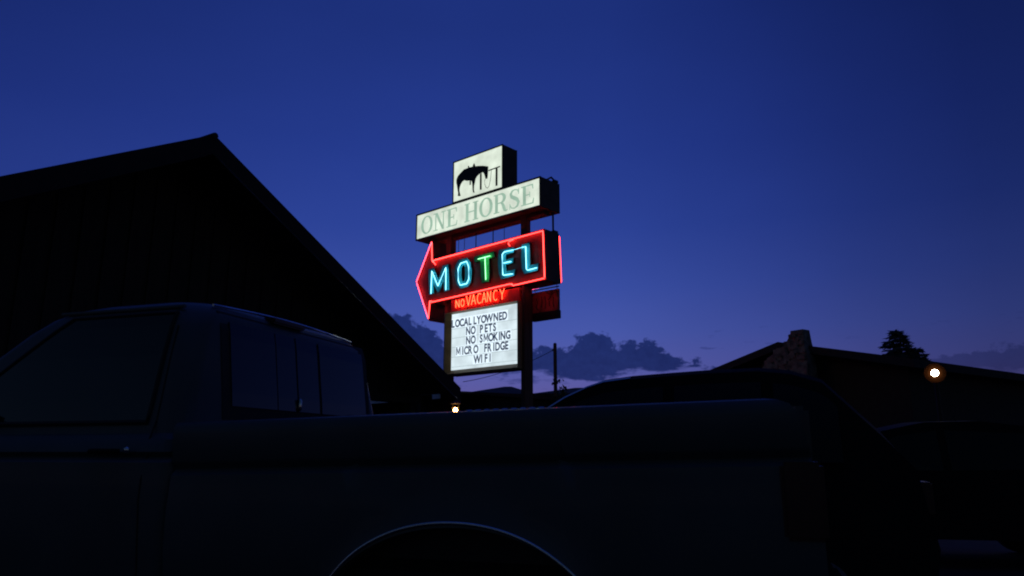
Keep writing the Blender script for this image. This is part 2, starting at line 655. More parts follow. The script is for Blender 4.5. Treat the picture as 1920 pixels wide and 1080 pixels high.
# warm lantern
p = at(854, 769, 8.5)
F = Frame(p.x, p.y, 0)
lan = thing('porch_lantern', F, 'small warm glowing lantern on a slim post low behind the truck bed', 'lamp')
b = MB()
b.tube([(0, .0, 0), (0, 0, p.z - .08)], .025, 8)
b.lathe([(.05, 0), (.04, .015)], (0, 0, p.z - .085))
b.lathe([(.06, 0), (.012, .04)], (0, 0, p.z + .07))
for k in range(4):
    a = k * math.pi / 2 + .78
    b.tube([(.045 * math.cos(a), .045 * math.sin(a), p.z - .07), (.045 * math.cos(a), .045 * math.sin(a), p.z + .07)], .0035, 5)
b.build('lantern_frame', M['black'], lan)
b = MB()
b.lathe([(.010, -.024), (.022, -.008), (.022, .008), (.010, .026)], (0, 0, p.z), n=16)
b.build('bulb', M['lamp_warm'], lan, smooth=60)
b = MB()
b.lathe([(.068, .044), (.01, .044), (.01, .048), (.068, .048)], (0, 0, p.z), 'y', 20)
b.build('halo_dish', M['lantern_halo'], lan)  # disc added behind the bulb to show an orange halo

# ---------------------------------------------------------------- motel sign
S = at(912, 700, 16.5)
SF = Frame(S.x, S.y, -41.5)
sign = thing('motel_sign', SF, 'tall lit roadside motel sign with red neon arrow and white message board on two posts', 'sign')


def q(px, py, yp=0.0):
    return SF.xz(px, py, yp)


def z2(x, y, yp=0.0):                     # detail coordinates of the arrow
    return q(760 + x / 6, 400 + y / 6, yp)


def z3(x, y, yp=0.0):
    return q(760 + x / 6, 560 + y / 6, yp)


def rect(pts):
    P = [q(*p) for p in pts]
    return (P[0][0] + P[3][0]) / 2, (P[1][0] + P[2][0]) / 2, (P[2][1] + P[3][1]) / 2, (P[0][1] + P[1][1]) / 2   # x0 x1 z0 z1 (TL TR BR BL)


def cabinet(name, x0, x1, z0, z1, dep, fw, face_mat, y0=0.0):
    """lit box with a dark case, retainer frame and a face on both sides"""
    b = MB()
    b.box(x0, x1, y0, y0 + dep, z0, z1, .006)
    c = b.build(name, M['sign_metal'], sign)
    faces = []
    for (ya, yb, yc) in ((y0 - .02, y0 - .002, y0 - .008), (y0 + dep + .02, y0 + dep + .002, y0 + dep + .008)):
        b = MB()
        b.ring([(x0 - .004, z0 - .004), (x1 + .004, z0 - .004), (x1 + .004, z1 + .004), (x0 - .004, z1 + .004)],
               [(x0 + fw, z0 + fw), (x1 - fw, z0 + fw), (x1 - fw, z1 - fw), (x0 + fw, z1 - fw)], ya, yb)
        b.build('retainer_frame', M['sign_metal'], c)
        b = MB()
        b.box(x0 + fw * .8, x1 - fw * .8, min(yc, yb), max(yc, yb), z0 + fw * .8, z1 - fw * .8)
        faces.append(b.build('face', face_mat, c))
    return c, faces


# name box
nx0, nx1, nz0, nz1 = rect([(781, 403), (1014.5, 331), (1014.5, 387), (781, 451.5)])
name_box, _ = cabinet('name_cabinet', nx0, nx1, nz0, nz1, .64, .035, M['lit_white'])
# horse box
hx0, hx1, hz0, hz1 = rect([(852, 304.5), (945, 269.5), (942, 356), (848, 381)])
hz0 = nz1 + .003
horse_box, _ = cabinet('emblem_cabinet', hx0, hx1, hz0, hz1, .47, .028, M['lit_white'])


def hp(x, y):
    return q(820 + x / 7.7125, 260 + y / 7.7125)


body = [(285, 580), (300, 545), (322, 517), (348, 490), (375, 460), (392, 445), (420, 436), (450, 422), (447, 398), (460, 392), (468, 417), (500, 410), (515, 404), (524, 378),
        (533, 358), (543, 362), (548, 382), (556, 400), (600, 395), (660, 393), (715, 399), (742, 404), (740, 440), (737, 500), (732, 560), (728, 578), (715, 583), (700, 581),
        (692, 545), (680, 510), (665, 488), (645, 495), (610, 515), (580, 545), (557, 585), (547, 640), (536, 680), (533, 735), (538, 765), (547, 780),
        (522, 781), (515, 740), (512, 690), (508, 640), (500, 613), (465, 608), (430, 613), (395, 604), (370, 620), (345, 660), (331, 700),
        (324, 745), (330, 785), (341, 831), (300, 832), (306, 790), (297, 740), (290, 690), (279, 640), (280, 605)]
b = MB()
b.plate([hp(*p) for p in body], -.009, -.013)
for i, quad in enumerate(([(744, 456), (744, 472), (912, 412), (912, 394)], [(848, 436), (847, 686), (874, 680), (876, 428)], [(622, 512), (620, 742), (645, 738), (646, 500)],
                          [(473, 612), (472, 672), (488, 668), (489, 612)])):
    b.plate([hp(*p) for p in quad], -.009, -.0135 - .0004 * i)
rein = [(700, 585), (688, 610), (690, 660), (708, 705), (730, 718), (752, 690), (772, 600), (783, 500), (788, 440)]
b.tube([(hp(*p)[0], -.012, hp(*p)[1]) for p in rein], .006, 5)
b.build('horse_emblem', M['print_black'], horse_box)


# ---- slab serif capitals, as outlines in a unit-height cell
def ellipse(cx, cy, rx, ry, a0=0, a1=360, n=28):
    return [(cx + rx * math.cos(R(a0 + (a1 - a0) * k / n)), cy + ry * math.sin(R(a0 + (a1 - a0) * k / n))) for k in range(n + (0 if a1 - a0 == 360 else 1))]


def bar(x0, z0, x1, z1):
    return [(x0, z0), (x1, z0), (x1, z1), (x0, z1)]


def band(mid, widths):
    """ribbon of varying width about a centre line -> list of quads"""
    out, Ls, Rs = [], [], []
    for i, (x, z) in enumerate(mid):
        a = mid[max(i - 1, 0)]
        c = mid[min(i + 1, len(mid) - 1)]
        d = Vector((c[0] - a[0], c[1] - a[1])).normalized()
        nn = Vector((-d.y, d.x)) * widths[i] / 2
        Ls.append((x + nn.x, z + nn.y))
        Rs.append((x - nn.x, z - nn.y))
    return Ls + Rs[::-1]


ST, TN = .17, .055


def glyph(c):
    """-> width, polygons, rings"""
    if c == 'O':
        return .84, [], [(ellipse(.42, .5, .42, .52), ellipse(.42, .5, .42 - ST, .52 - TN * 1.2))]
    if c == 'N':
        return .86, [bar(.12, .0, .19, 1), bar(.66, 0, .73, 1), [(.10, 1), (.27, 1), (.76, 0), (.62, 0)], bar(0, 0, .31, TN), bar(0, 1 - TN, .22, 1), bar(.55, 1 - TN, .86, 1)], []
    if c == 'E':
        return .74, [bar(.1, 0, .1 + ST, 1), bar(0, 0, .70, TN), bar(0, 1 - TN, .68, 1), bar(.2, .48, .5, .48 + TN),
                     [(.62, 0), (.70, 0), (.74, .27), (.70, .27)], [(.60, 1), (.68, 1), (.70, .75), (.66, .75)], bar(.47, .37, .51, .64)], []
    if c == 'H':
        return .90, [bar(.09, 0, .09 + ST, 1), bar(.64, 0, .64 + ST, 1), bar(.2, .48, .7, .48 + TN)] + [bar(x, z, x + .35, z + TN) for x in (0, .55) for z in (0, 1 - TN)], []
    if c == 'R':
        mid = ellipse(.42, .74, .24, .235, 90, -90, 14)
        wd = [TN + (ST - TN) * math.sin(math.pi * k / 14) for k in range(15)]
        return .86, [bar(.09, 0, .09 + ST, 1), bar(0, 0, .35, TN), bar(0, 1 - TN, .43, 1), bar(.2, .48, .43, .48 + TN), band(mid, wd),
                     band([(.44, .5), (.55, .42), (.62, .25), (.68, .07), (.77, .02), (.85, .06)], [TN, .13, ST, ST * .9, .08, .03])], []
    if c == 'S':
        mid = [(.58, .78), (.52, .92), (.36, .98), (.20, .94), (.11, .80), (.16, .65), (.32, .55), (.48, .44), (.57, .28), (.50, .10), (.33, .02), (.16, .06), (.07, .22)]
        return .66, [band(mid, [.05, .06, .06, .10, .14, .17, .19, .18, .15, .11, .06, .06, .05]), bar(.56, .70, .60, 1.0), bar(.04, 0, .08, .3)], []


def serif_line(txt, x0, x1, z0, h, y, name, mt, parent):
    gs = [(c, glyph(c) if c != ' ' else (.34, [], [])) for c in txt]
    gap = .07
    tot = sum(g_[1][0] + gap for g_ in gs) - gap
    sx = (x1 - x0) / tot
    x = x0
    k = 0
    for c, (w, polys, rings) in gs:
        b = MB()
        for P in polys:
            k += 1
            b.plate([(x + px * sx, z0 + pz * h) for px, pz in P], y, y - .003 - .0003 * (k % 9))
        for o_, i_ in rings:
            b.ring([(x + px * sx, z0 + pz * h) for px, pz in o_], [(x + px * sx, z0 + pz * h) for px, pz in i_], y - .0001, y - .004)
        x += (w + gap) * sx
        if c != ' ':
            b.build(name, mt, parent)


lx0 = q(760 + 180 / 6, 437)[0]
lx1 = q(760 + 1452 / 6, 370)[0]
hh = nz1 - nz0
serif_line('ONE HORSE', lx0, lx1, nz0 + hh * .17, hh * .66, -.0085, 'letter', M['lit_green'], name_box)
# small bracket loop and hanger at the right end of the name box
b = MB()
b.tube([(nx1 - .05, .25, nz1), (nx1 - .03, .40, nz1 + .10), (nx1 - .03, .60, nz1 + .02), (nx1 - .05, .62, nz1 - .02)], .022, 6)
b.box(nx1 - .10, nx1 + .01, .50, .62, nz1 + .002, nz1 + .07, .01)
b.build('lifting_bracket', M['sign_metal'], name_box)

# ---- arrow cabinet
arrow = [(297, 318), (128, 768), (262, 1188), (278, 1000), (1200, 808), (1568, 731), (1548, 193), (306, 532)]
ADEP = .52


def inset_shape(pts, e):
    n = len(pts)
    out = []
    for i in range(n):
        a, p_, c = Vector(pts[i - 1]), Vector(pts[i]), Vector(pts[(i + 1) % n])
        d0, d1 = (p_ - a).normalized(), (c - p_).normalized()
        n0, n1 = Vector((-d0.y, d0.x)), Vector((-d1.y, d1.x))
        k = (n0 + n1)
        k = k / max(.35, k.length_squared / 2)
        out.append(tuple(p_ + k * e))
    return out


AP = [z2(*p) for p in arrow]
area = sum(AP[i - 1][0] * AP[i][1] - AP[i][0] * AP[i - 1][1] for i in range(len(AP)))
case = inset_shape(AP, .035 if area < 0 else -.035)
b = MB()
b.plate(case, 0.0, ADEP, side=1)
arrow_box = b.build('arrow_cabinet', [M['sign_face'], M['sign_metal']], sign)


def neon(name, pts, y, r, mt, parent, closed=False):
    b = MB()
    b.tube([(x, y, z) for x, z in pts], r, 8, closed)
    return b.build(name, mt, parent, smooth=60)


TR = .0108

for y in (-.058, ADEP + .058):
    yy = y if y < 0 else 0.0
    for run in ([(312, 552), (300, 528), (298, 325)],
                [(340, 578), (318, 548), (312, 532), (1530, 201), (1545, 197), (1548, 212), (1566, 715), (1562, 730), (1548, 733), (1215, 811), (1202, 806), (1198, 790)],
                [(1195, 800), (1180, 794), (290, 1000)], [(296, 985), (276, 985), (258, 1185)]):
        neon('neon_tube', [z2(*p, yy) for p in run], y, TR, M['tube_red'], arrow_box)
    neon('neon_tube', [z2(*p, yy) for p in ((297, 322), (133, 755), (128, 770), (131, 785), (258, 1180))], y - .004, TR, M['tube_pink'], arrow_box)
neon('neon_tube', [z2(*p, -.06) for p in ((1215, 297), (1165, 318), (1158, 340), (1175, 366))], -.06, TR * .8, M['tube_red'], arrow_box)

letters = {
    'M': ([(258, 630), (318, 612), (372, 742), (420, 590), (482, 572), (497, 860), (436, 882), (428, 765), (386, 882), (358, 890), (314, 778), (320, 898), (266, 915)],
          [[(288, 905), (298, 650), (365, 815), (455, 612), (455, 862)]]),
    'O': (None, [[(622, 562), (688, 540), (712, 600), (714, 740), (690, 790), (617, 808), (596, 760), (593, 625)]]),
    'T': ([(772, 488), (995, 430), (1005, 488), (942, 506), (946, 690), (938, 772), (862, 785), (850, 700), (844, 532), (778, 552)], [[(815, 515), (955, 478)], [(896, 498), (905, 748)]]),
    'E': ([(1045, 420), (1065, 408), (1225, 380), (1222, 440), (1135, 463), (1131, 522), (1215, 500), (1212, 556), (1132, 580), (1140, 650), (1237, 628), (1226, 700), (1075, 742), (1050, 680), (1040, 560)],
          [[(1215, 412), (1112, 434), (1090, 462), (1096, 690), (1110, 696), (1208, 680)], [(1104, 560), (1188, 541)]]),
    'L': ([(1308, 352), (1400, 325), (1402, 420), (1404, 582), (1500, 560), (1490, 640), (1335, 685), (1308, 620), (1300, 480)], [[(1312, 384), (1354, 373), (1362, 628), (1376, 640), (1480, 612)]]),
}
for ch, (outl, tubes) in letters.items():
    b = MB()
    if ch == 'O':
        oo = [(600, 522), (690, 500), (730, 545), (748, 640), (740, 770), (705, 825), (615, 848), (575, 800), (556, 700), (562, 590)]
        ii = [(640, 592), (662, 585), (668, 610), (670, 670), (668, 740), (660, 762), (646, 768), (636, 740), (633, 690), (634, 630)]
        b.ring([z2(*p, -.06) for p in oo], [z2(*p, -.06) for p in ii], -.06, -.002, side=1)
    else:
        b.plate([z2(*p, -.06) for p in outl], -.06, -.002, side=1)
    lt = b.build('channel_letter', [M['green' if ch == 'T' else 'teal'], M['black']], arrow_box)
    for t in tubes:
        neon('neon_tube', [z2(*p, -.112) for p in t], -.112, .0085, M['tube_green' if ch == 'T' else 'tube_cyan'], lt, closed=(ch == 'O'))
P0, P1 = z2(1225, 408, -.112), z2(1305, 386, -.112)
neon('tube_joint', [P0, P1], -.112, .004, M['tube_cyan'], arrow_box)

# ---- NO VACANCY strip
vx0, vx1 = q(844, 575)[0], q(972, 555)[0]
vz0 = q(900, 581)[1]
vz1 = q(900, 552)[1]
b = MB()
b.box(vx0, vx1, .03, .30, vz0, vz1, .005)
vac = b.build('vacancy_panel', M['vac_face'], sign)
SK = {'N': [[(0, 0), (0, 1), (1, 0), (1, 1)]], 'O': [ellipse(.5, .5, .5, .5, 60, 415, 14)], 'V': [[(0, 1), (.5, 0), (1, 1)]], 'A': [[(0, 0), (.5, 1), (1, 0)], [(.2, .36), (.8, .36)]],
      'C': [ellipse(.55, .5, .52, .5, 50, 310, 12)], 'Y': [[(0, 1), (.5, .48), (1, 1)], [(.5, .48), (.5, 0)]]}
row = [('N', 568, 612), ('O', 625, 668), ('V', 685, 742), ('A', 742, 800), ('C', 808, 862), ('A', 862, 916), ('N', 922, 966), ('C', 990, 1045), ('Y', 1064, 1122)]
bl = (q(760 + 570 / 6, 400 + 1058 / 6)[1] + q(760 + 1085 / 6, 400 + 975 / 6)[1]) / 2
for i, (ch, xa, xb) in enumerate(row):
    h = q(760 + 700 / 6, 400 + 925 / 6)[1] - q(760 + 700 / 6, 400 + 1035 / 6)[1]
    if i < 2:
        h *= .72
    sl = (1058 - 975) / (1085 - 570)
    ym = 1058 - sl * ((xa + xb) / 2 - 570)
    gx0, gx1 = z2(xa, ym, -.02)[0], z2(xb, ym, -.02)[0]
    gw = (gx1 - gx0) * .84
    b = MB()
    for st in SK[ch]:
        b.tube([(gx0 + u * gw, -.02, bl + v * h) for u, v in st], .0075, 6)
    b.build('neon_letter', M['tube_orange'], vac, smooth=60)

# ---- message board
bx0, bx1, bz0, bz1 = rect([(846, 590), (969.3, 568), (970, 680), (845, 696)])
fw = q(845, 690)[0] - q(836.5, 690)[0]
b = MB()
b.box(bx0 - fw, bx1 + .10, .04, .36, bz0 - fw * .75, bz1 + .01, .008)
board = b.build('message_board', M['frame_brown'], sign)
b = MB()
L0 = [(bx0 - fw, bz0 - fw * .75), (bx1 + .10, bz0 - fw * .75), (bx1 + .10, bz1 + .03), (bx0 - fw, bz1 + .03)]
L1 = [(bx0 - fw * .8, bz0 - fw * .6), (bx1 + .08, bz0 - fw * .6), (bx1 + .08, bz1 + .026), (bx0 - fw * .8, bz1 + .026)]
L2 = [(bx0, bz0), (bx1, bz0), (bx1, bz1), (bx0, bz1)]
loops = [[b.bm.verts.new((x, y, z)) for x, z in P] for P, y in ((L0, .038), (L0, -.085), (L1, -.09), (L2, .018), (L2, .038))]
for k in range(5):
    la, lb_ = loops[k], loops[(k + 1) % 5]
    for n_ in range(4):
        b.bm.faces.new((la[n_], la[(n_ + 1) % 4], lb_[(n_ + 1) % 4], lb_[n_]))
b.build('board_frame', M['frame_brown'], board)
b = MB()
b.box(bx0 - .01, bx1 + .01, .02, .037, bz0 - .01, bz1 + .01)
b.build('face', M['lit_board'], board)
rows = [
    ('LOCALLYOWNED', [540, 588, 636, 684, 730, 786, 828, 882, 945, 1020, 1073, 1120], (545, 325), (1125, 231)),
    ('NOPETS', [708, 765, 858, 912, 958, 1005], (708, 404), (1005, 362)),
    ('NOSMOKING', [708, 765, 855, 908, 965, 1020, 1060, 1100, 1158], (708, 515), (1158, 446)),
    ('MICROFRIDGE', [597, 648, 685, 733, 795, 905, 950, 997, 1040, 1095, 1143], (597, 640), (1143, 562)),
    ('WIFI', [810, 860, 910, 955], (810, 725), (955, 705)),
]


def text_mesh(ch):
    if ch == 'M':
        P = [(0, 0), (0, .72), (.13, .72), (.33, .30), (.53, .72), (.66, .72), (.66, 0), (.545, 0), (.545, .46), (.37, .10), (.29, .10), (.115, .46), (.115, 0)]
        return [Vector((x, y, 0)) for x, y in P], [list(range(len(P)))]
    cu = bpy.data.curves.new('letter', 'FONT')
    cu.body = ch
    cu.size = 1
    cu.offset = .036
    cu.resolution_u = 4
    o = bpy.data.objects.new('letter', cu)
    col.objects.link(o)
    dg = bpy.context.evaluated_depsgraph_get()
    me = bpy.data.meshes.new_from_object(o.evaluated_get(dg))
    bpy.data.objects.remove(o)
    vs = [v.co.copy() for v in me.vertices]
    fs = [list(p_.vertices) for p_ in me.polygons]
    bpy.data.meshes.remove(me)
    return vs, fs


cache = {}
CAPH = z3(1120, 140)[1] - z3(1120, 230)[1]
zrow = []
for txt, xs, pa, pb in rows:
    base = (z3(*pa, .02)[1] + z3(*pb, .02)[1]) / 2
    zrow.append(base)
    slope = (pb[1] - pa[1]) / (pb[0] - pa[0])
    for ch, x in zip(txt, xs):
        cx = z3(x, pa[1] + slope * (x - pa[0]), .02)[0]
        if ch not in cache:
            cache[ch] = text_mesh(ch)
        vs, fs = cache[ch]
        zx = [v.x for v in vs]
        hgt = max(v.y for v in vs)
        mid = (min(zx) + max(zx)) / 2
        cap = .72
        k = CAPH / cap
        wf = .80 if ch not in 'MW' else .84
        lb = MB()
        nv = [lb.bm.verts.new((cx + (v.x - mid) * k * wf, .0145, base + v.y * k)) for v in vs]
        for f in fs:
            lb.bm.faces.new([nv[i] for i in f]).material_index = 1
        bmesh.ops.solidify(lb.bm, geom=lb.bm.faces[:], thickness=-.001)
        hw = (max(zx) - min(zx)) / 2 * k * wf + .022
        lb.box(cx - hw, cx + hw, .0165, .0185, base - .025, base + CAPH + .03)
        lb.build('letter_tile', [M['lit_tile'], M['print_dark']], board)
b = MB()
for z in zrow:
    b.box(bx0, bx1, .012, .0195, z - .042, z - .032)
b.build('letter_track', emit('track', (.42, .52, .55), 1.0), board)

# ---- posts, rods and hangers
px0, px1 = q(978.5, 430, .25)[0], q(989, 430, .25)[0]
b = MB()
b.box(px0, px1, .2, .2 + (px1 - px0), 0, nz0 + .1, .01)
b.build('post', M['post'], sign)
qx0, qx1 = q(979.5, 690, .08)[0], q(996.5, 690, .30)[0]
b = MB()
b.box(qx0, qx1, .06, .36, 0, vz1 + .35, .012)
b.build('post_casing', M['post'], sign)
lx0_, lx1_ = q(839, 470, .25)[0], q(848.5, 470, .25)[0]
b = MB()
b.box(lx0_, lx1_, .2, .2 + (lx1_ - lx0_), 0, nz0 + .1, .01)
b.build('post', M['post'], sign)
for px in (860, 871, 892.5, 924.5, 945.5):
    x = q(px, 450, .26)[0]
    b = MB()
    r = .012 if px in (892.5, 924.5) else .007
    b.tube([(x, .26, bz1 + 1.0), (x, .26, nz0 + .05)], r, 6)
    b.build('tie_rod', M['sign_metal'], sign)
hx = q(1037, 420, .45)[0]
b = MB()
b.tube([(hx, .45, q(1037, 437, .45)[1] - .05), (hx, .45, nz0 + .02)], .022, 8)
b.box(hx - .09, hx + .09, .38, .52, q(1037, 434, .45)[1] - .06, q(1037, 434, .45)[1] + .0, .006)
b.build('end_hanger', M['sign_metal'], sign)
b = MB()
b.box(nx0 + .35, nx1 - .1, .22, .42, nz0 - .09, nz0 - .001, .005)
b.build('support_beam', M['sign_metal'], sign)

# ---- small board hung under the arrow's tail
HY = .46
F2 = Frame(SF.o.x, SF.o.y, -41.5)
h0, h1 = q(998, 560, HY)[0], q(1047, 560, HY)[0]
ht, hb = q(1022, 539, HY)[1], q(1022, 599.5, HY)[1]
hang = thing('hanging_board', F2, 'small dark red board hung under the tail of the neon arrow beside the right post', 'sign')
b = MB()
b.box(h0, h1, HY, HY + .06, hb, ht - .075, .006)
bp_ = b.build('panel', M['banner'], hang)
b = MB()
for run in ([(.55, .92), (.72, .84), (.93, .90)], [(.70, .97), (.78, .86), (.70, .74), (.62, .66)], [(.16, .78), (.22, .60), (.15, .46), (.24, .36)], [(.36, .82), (.38, .62), (.36, .44)], [(.50, .80), (.53, .56), (.50, .38)], [(.66, .62), (.67, .44)], [(.82, .74), (.80, .50), (.84, .38)]):
    b.tube([(h0 + (h1 - h0) * u, HY - .002, hb + (ht - .075 - hb) * v) for u, v in run], .011, 5)
b.build('worn_marking', M['black'], bp_)
b = MB()
b.box(h0 - .004, h1 + .004, HY - .02, HY + .08, hb - .004, hb + (ht - hb) * .24, .004)
b.build('lower_band', M['black'], hang)
b = MB()
b.tube([(h0, HY + .03, ht - .02), (h1, HY + .03, ht - .02)], .014, 6)
for x in (h0 + .06, h1 - .06):
    b.tube([(x, HY + .03, ht - .10), (x, HY + .03, ht + .13)], .008, 6)
b.build('hanger', M['sign_metal'], hang)

# planter kerb round the posts
b = MB()
xa_, xb_ = lx0_ - .9, qx1 + .9
b.ring([(xa_, -.7), (xb_, -.7), (xb_, 1.2), (xa_, 1.2)], [(xa_ + .15, -.55), (xb_ - .15, -.55), (xb_ - .15, 1.05), (xa_ + .15, 1.05)], 0, .14)
for v in b.bm.verts:
    v.co = Vector((v.co.x, v.co.z, v.co.y))
kb = b.build('kerb', M['concrete'])
kb.location = SF.o
kb.rotation_euler = (0, 0, SF.rot)
tag(kb, kind='structure')

# ---------------------------------------------------------------- pole and wire
pt = at(1040.5, 643, 24)
F = Frame(pt.x, pt.y, 0)
pole = thing('utility_pole', F, 'bare dark wooden pole standing just right of the sign', 'pole')
b = MB()
b.tube([(0, 0, 0), (0, 0, pt.z - .03), (0, 0, pt.z)], .06, 10, radii=[.07, .058, .03])
b.build('shaft', M['bark'], pole, smooth=50)
b = MB()
b.lathe([(.02, 0), (.035, .02), (.02, .06)], (-.07, 0, pt.z - .26), n=10)
b.build('insulator', M['black'], pole)
a, c = at(868, 716, 26), at(1038, 656, 24)
n = 16
b = MB()
pts = []
for k in range(n + 1):
    f = k / n
    p = a.lerp(c, f)
    p.z -= .5 * f * (1 - f) * 1.2
    pts.append(p)
b.tube(pts, .011, 5)
tag(b.build('overhead_wire', M['black']), 'thin black wire sagging behind the message board to the bare pole', 'wire')

# ---------------------------------------------------------------- low roofs behind the sign
def house(name, px_l, px_r, py_eave, py_ridge, Y, rot, depth, label, group=None, px_ridge=None, wall=M['stucco']):
    """gabled house: ridge along local x"""
    c = at((px_l + px_r) / 2, py_eave, Y)
    F = Frame(c.x, c.y, rot)
    h = thing(name, F, label, 'house', group)
    x0, x1 = F.xz(px_l, py_eave)[0], F.xz(px_r, py_eave)[0]
    ze = c.z
    zr = F.xz(px_ridge or (px_l + px_r) / 2, py_ridge, depth / 2)[1]
    b = MB()
    b.box(x0 + .4, x1 - .4, .4, depth - .4, 0, ze)
    b.build('wall', wall, h)
    b = MB()
    hip = min(.45 * (x1 - x0), depth * .45)
    V = [(x0, 0, ze), (x1, 0, ze), (x1, depth, ze), (x0, depth, ze), (x0 + hip, depth / 2, zr), (x1 - hip, depth / 2, zr)]
    lo = [(x, y, z - .15) for x, y, z in V[:4]]
    bmv = [b.bm.verts.new(p) for p in V + lo]
    for f in ((0, 1, 5, 4), (1, 2, 5), (2, 3, 4, 5), (3, 0, 4), (6, 7, 1, 0), (7, 8, 2, 1), (8, 9, 3, 2), (9, 6, 0, 3), (6, 9, 8, 7)):
        b.bm.faces.new([bmv[i] for i in f])
    b.build('roof', M['shingle'], h)
    for k in range(3):
        x = x0 + (x1 - x0) * (k + .8) / 3.4
        b = MB()
        b.box(x - .5, x + .5, .36, .399, .9, ze - .4)
        w = b.build('window', M['black'], h)
        b = MB()
        b.box(x - .45, x + .45, .345, .359, .95, ze - .45)
        b.build('pane', M['glass'], w)
    return h


house('low_house', 850, 1003, 739, 725, 27, -8, 7, 'low dark hipped roof house behind the foot of the sign', px_ridge=935)
house('low_house', 1000, 1180, 737, 727, 34, -4, 7, 'long low dark roofed house behind the bare pole')
house('low_house', 560, 872, 741, 731, 40, 6, 7, 'distant low dark house beyond the motel wing')


def bush(name, c, rx, rz, n, label):
    o = thing(name, Frame(c.x, c.y, 0), label, 'bush')
    b = MB()
    for k in range(n):
        a, e = random.uniform(0, 6.28), random.uniform(0, 1)
        r = rx * math.sqrt(1 - e * e * .9) * random.uniform(.4, 1.05)
        p = Vector((r * math.cos(a), r * math.sin(a), e * rz * random.uniform(.8, 1.1) + .1))
        d = Vector((random.gauss(0, 1), random.gauss(0, 1), random.gauss(.3, 1))).normalized()
        s_ = d.orthogonal().normalized()
        L_ = random.uniform(.07, .14)
        b.poly([p - s_ * L_ * .4, p + d * L_, p + s_ * L_ * .4, p - d * L_ * .4])
    b.build('foliage', M['needle'], o)
    b = MB()
    for k in range(4):
        a = k * 1.6
        b.tube([(0, 0, 0), (rx * .5 * math.cos(a), rx * .5 * math.sin(a), rz * .7)], .03, 5)
    b.build('stem', M['bark'], o)


p = at(1051, 724, 23)
bush('round_bush', p, .55, p.z - .1, 900, 'leafy dark bush at the foot of the bare pole')

# ---------------------------------------------------------------- house with stone chimney, right
A = at(1458, 641, 20)
F = Frame(A.x, A.y, -55)                  # local x: along the gable towards us, local y: along the ridge
hs = thing('chimney_house', F, 'dark low pitched house with a stone chimney on its gable end', 'house')
ZR = A.z
xe, ze = F.xz(1712, 672.5)
xf, zf_ = F.xz(1290, 709)
print('house', ZR, xe, ze, xf, zf_)
sl = (ZR - ze) / xe
xf = max(xf, -4.5)
zf2 = ZR + xf * sl
HL = 13.0
b = MB()
b.plate([(0, ZR), (xe, ze), (xe, ze - .2), (0, ZR - .2)], 0, HL)
b.build('roof', M['shingle'], hs)
b = MB()
b.plate([(0.0, ZR), (xf, zf2), (xf, zf2 - .2), (0.0, ZR - .2)], 0, HL)
b.build('roof', M['shingle'], hs)
b = MB()
b.plate([(xf + .4, 0), (xe - .4, 0), (xe - .4, ZR - .205 - (xe - .4) * sl), (0, ZR - .205), (xf + .4, ZR - .205 + (xf + .4) * sl)], .5, HL - .5)
b.build('wall', M['stucco'], hs)
for y in (2.5, 6.5, 10):
    b = MB()
    b.box(xe - .42, xe - .36, y, y + 1.3, .95, 2.0)
    w = b.build('window', M['black'], hs)
    b = MB()
    b.box(xe - .355, xe - .345, y + .05, y + 1.25, 1.0, 1.95)
    b.build('pane', M['glass'], w)
# tapering chimney built of stones against the gable
ctx0, ctz = F.xz(1482, 620.5, -.1)
ctx1, _ = F.xz(1505, 620.5, -.1)
cbx1, _ = F.xz(1511, 650, -.1)
cbx0, cbz = F.xz(1432, 692, -.1)
b = MB()
prof = [(ctz, ctx0, ctx1, .55), (ctz - .08, ctx0 - .01, ctx1 + .01, .55), (ctz - .35, ctx0 - .16, ctx1 + (cbx1 - ctx1) * .8, .6), (cbz + .3, cbx0 + .25, cbx1 + .05, .62), (cbz, cbx0, cbx1 + .06, .65), (0, cbx0 - .15, cbx1 + .1, .68)]
b.loft([[(x0, -.1 - d + .55, z), (x1, -.1 - d + .55, z), (x1, .20, z), (x0, .20, z)] for z, x0, x1, d in prof[::-1]])
for k in range(150):                      # rubble face
    z = random.uniform(1.0, ctz - .05)
    for (za, a0, a1, da), (zb, b0, b1, db) in zip(prof, prof[1:]):
        if zb <= z <= za:
            f = (z - zb) / max(1e-6, za - zb)
            x0, x1, d = b0 + (a0 - b0) * f, b1 + (a1 - b1) * f, db + (da - db) * f
            x = random.uniform(x0 + .05, x1 - .08)
            w_, h_ = random.uniform(.06, .16), random.uniform(.04, .09)
            y = .45 - d
            b.box(x - w_, min(x + w_, x1 + .02), y - random.uniform(.015, .05), y + .03, z - h_, z + h_, .012)
chim = b.build('chimney', M['stone'], hs)

# floodlight on a pole in front of the house, aimed at the lot
p = at(1753, 700, 12.5)
F3 = Frame(p.x, p.y, -30)
fl = thing('yard_floodlight', F3, 'bright white floodlight shining from a dark pole before the chimney house', 'lamp')
b = MB()
b.tube([(0, .22, 0), (0, .22, p.z + .05)], .035, 8)
b.build('pole', M['black'], fl, smooth=50)
b = MB()
b.lathe([(.165, -.03), (.165, -.005), (.13, .02), (.09, .10), (.05, .13), (.03, .19)], (0, 0, p.z), 'y', 24)
b.build('housing', M['black'], fl, smooth=40)
b = MB()
b.lathe([(.165, -.040), (.10, -.034), (.02, -.032), (.02, -.031), (.10, -.0315), (.165, -.036)], (0, 0, p.z), 'y', 28)
b.build('halo_dish', M['lamp_halo'], fl)  # dish added round the lens so the lamp shows an orange halo
b = MB()
b.lathe([(.01, -.115), (.04, -.105), (.054, -.08), (.05, -.06), (.02, -.043)], (.0, 0, p.z), 'y', 24)
b.build('lens', M['lamp_cool'], fl, smooth=60)


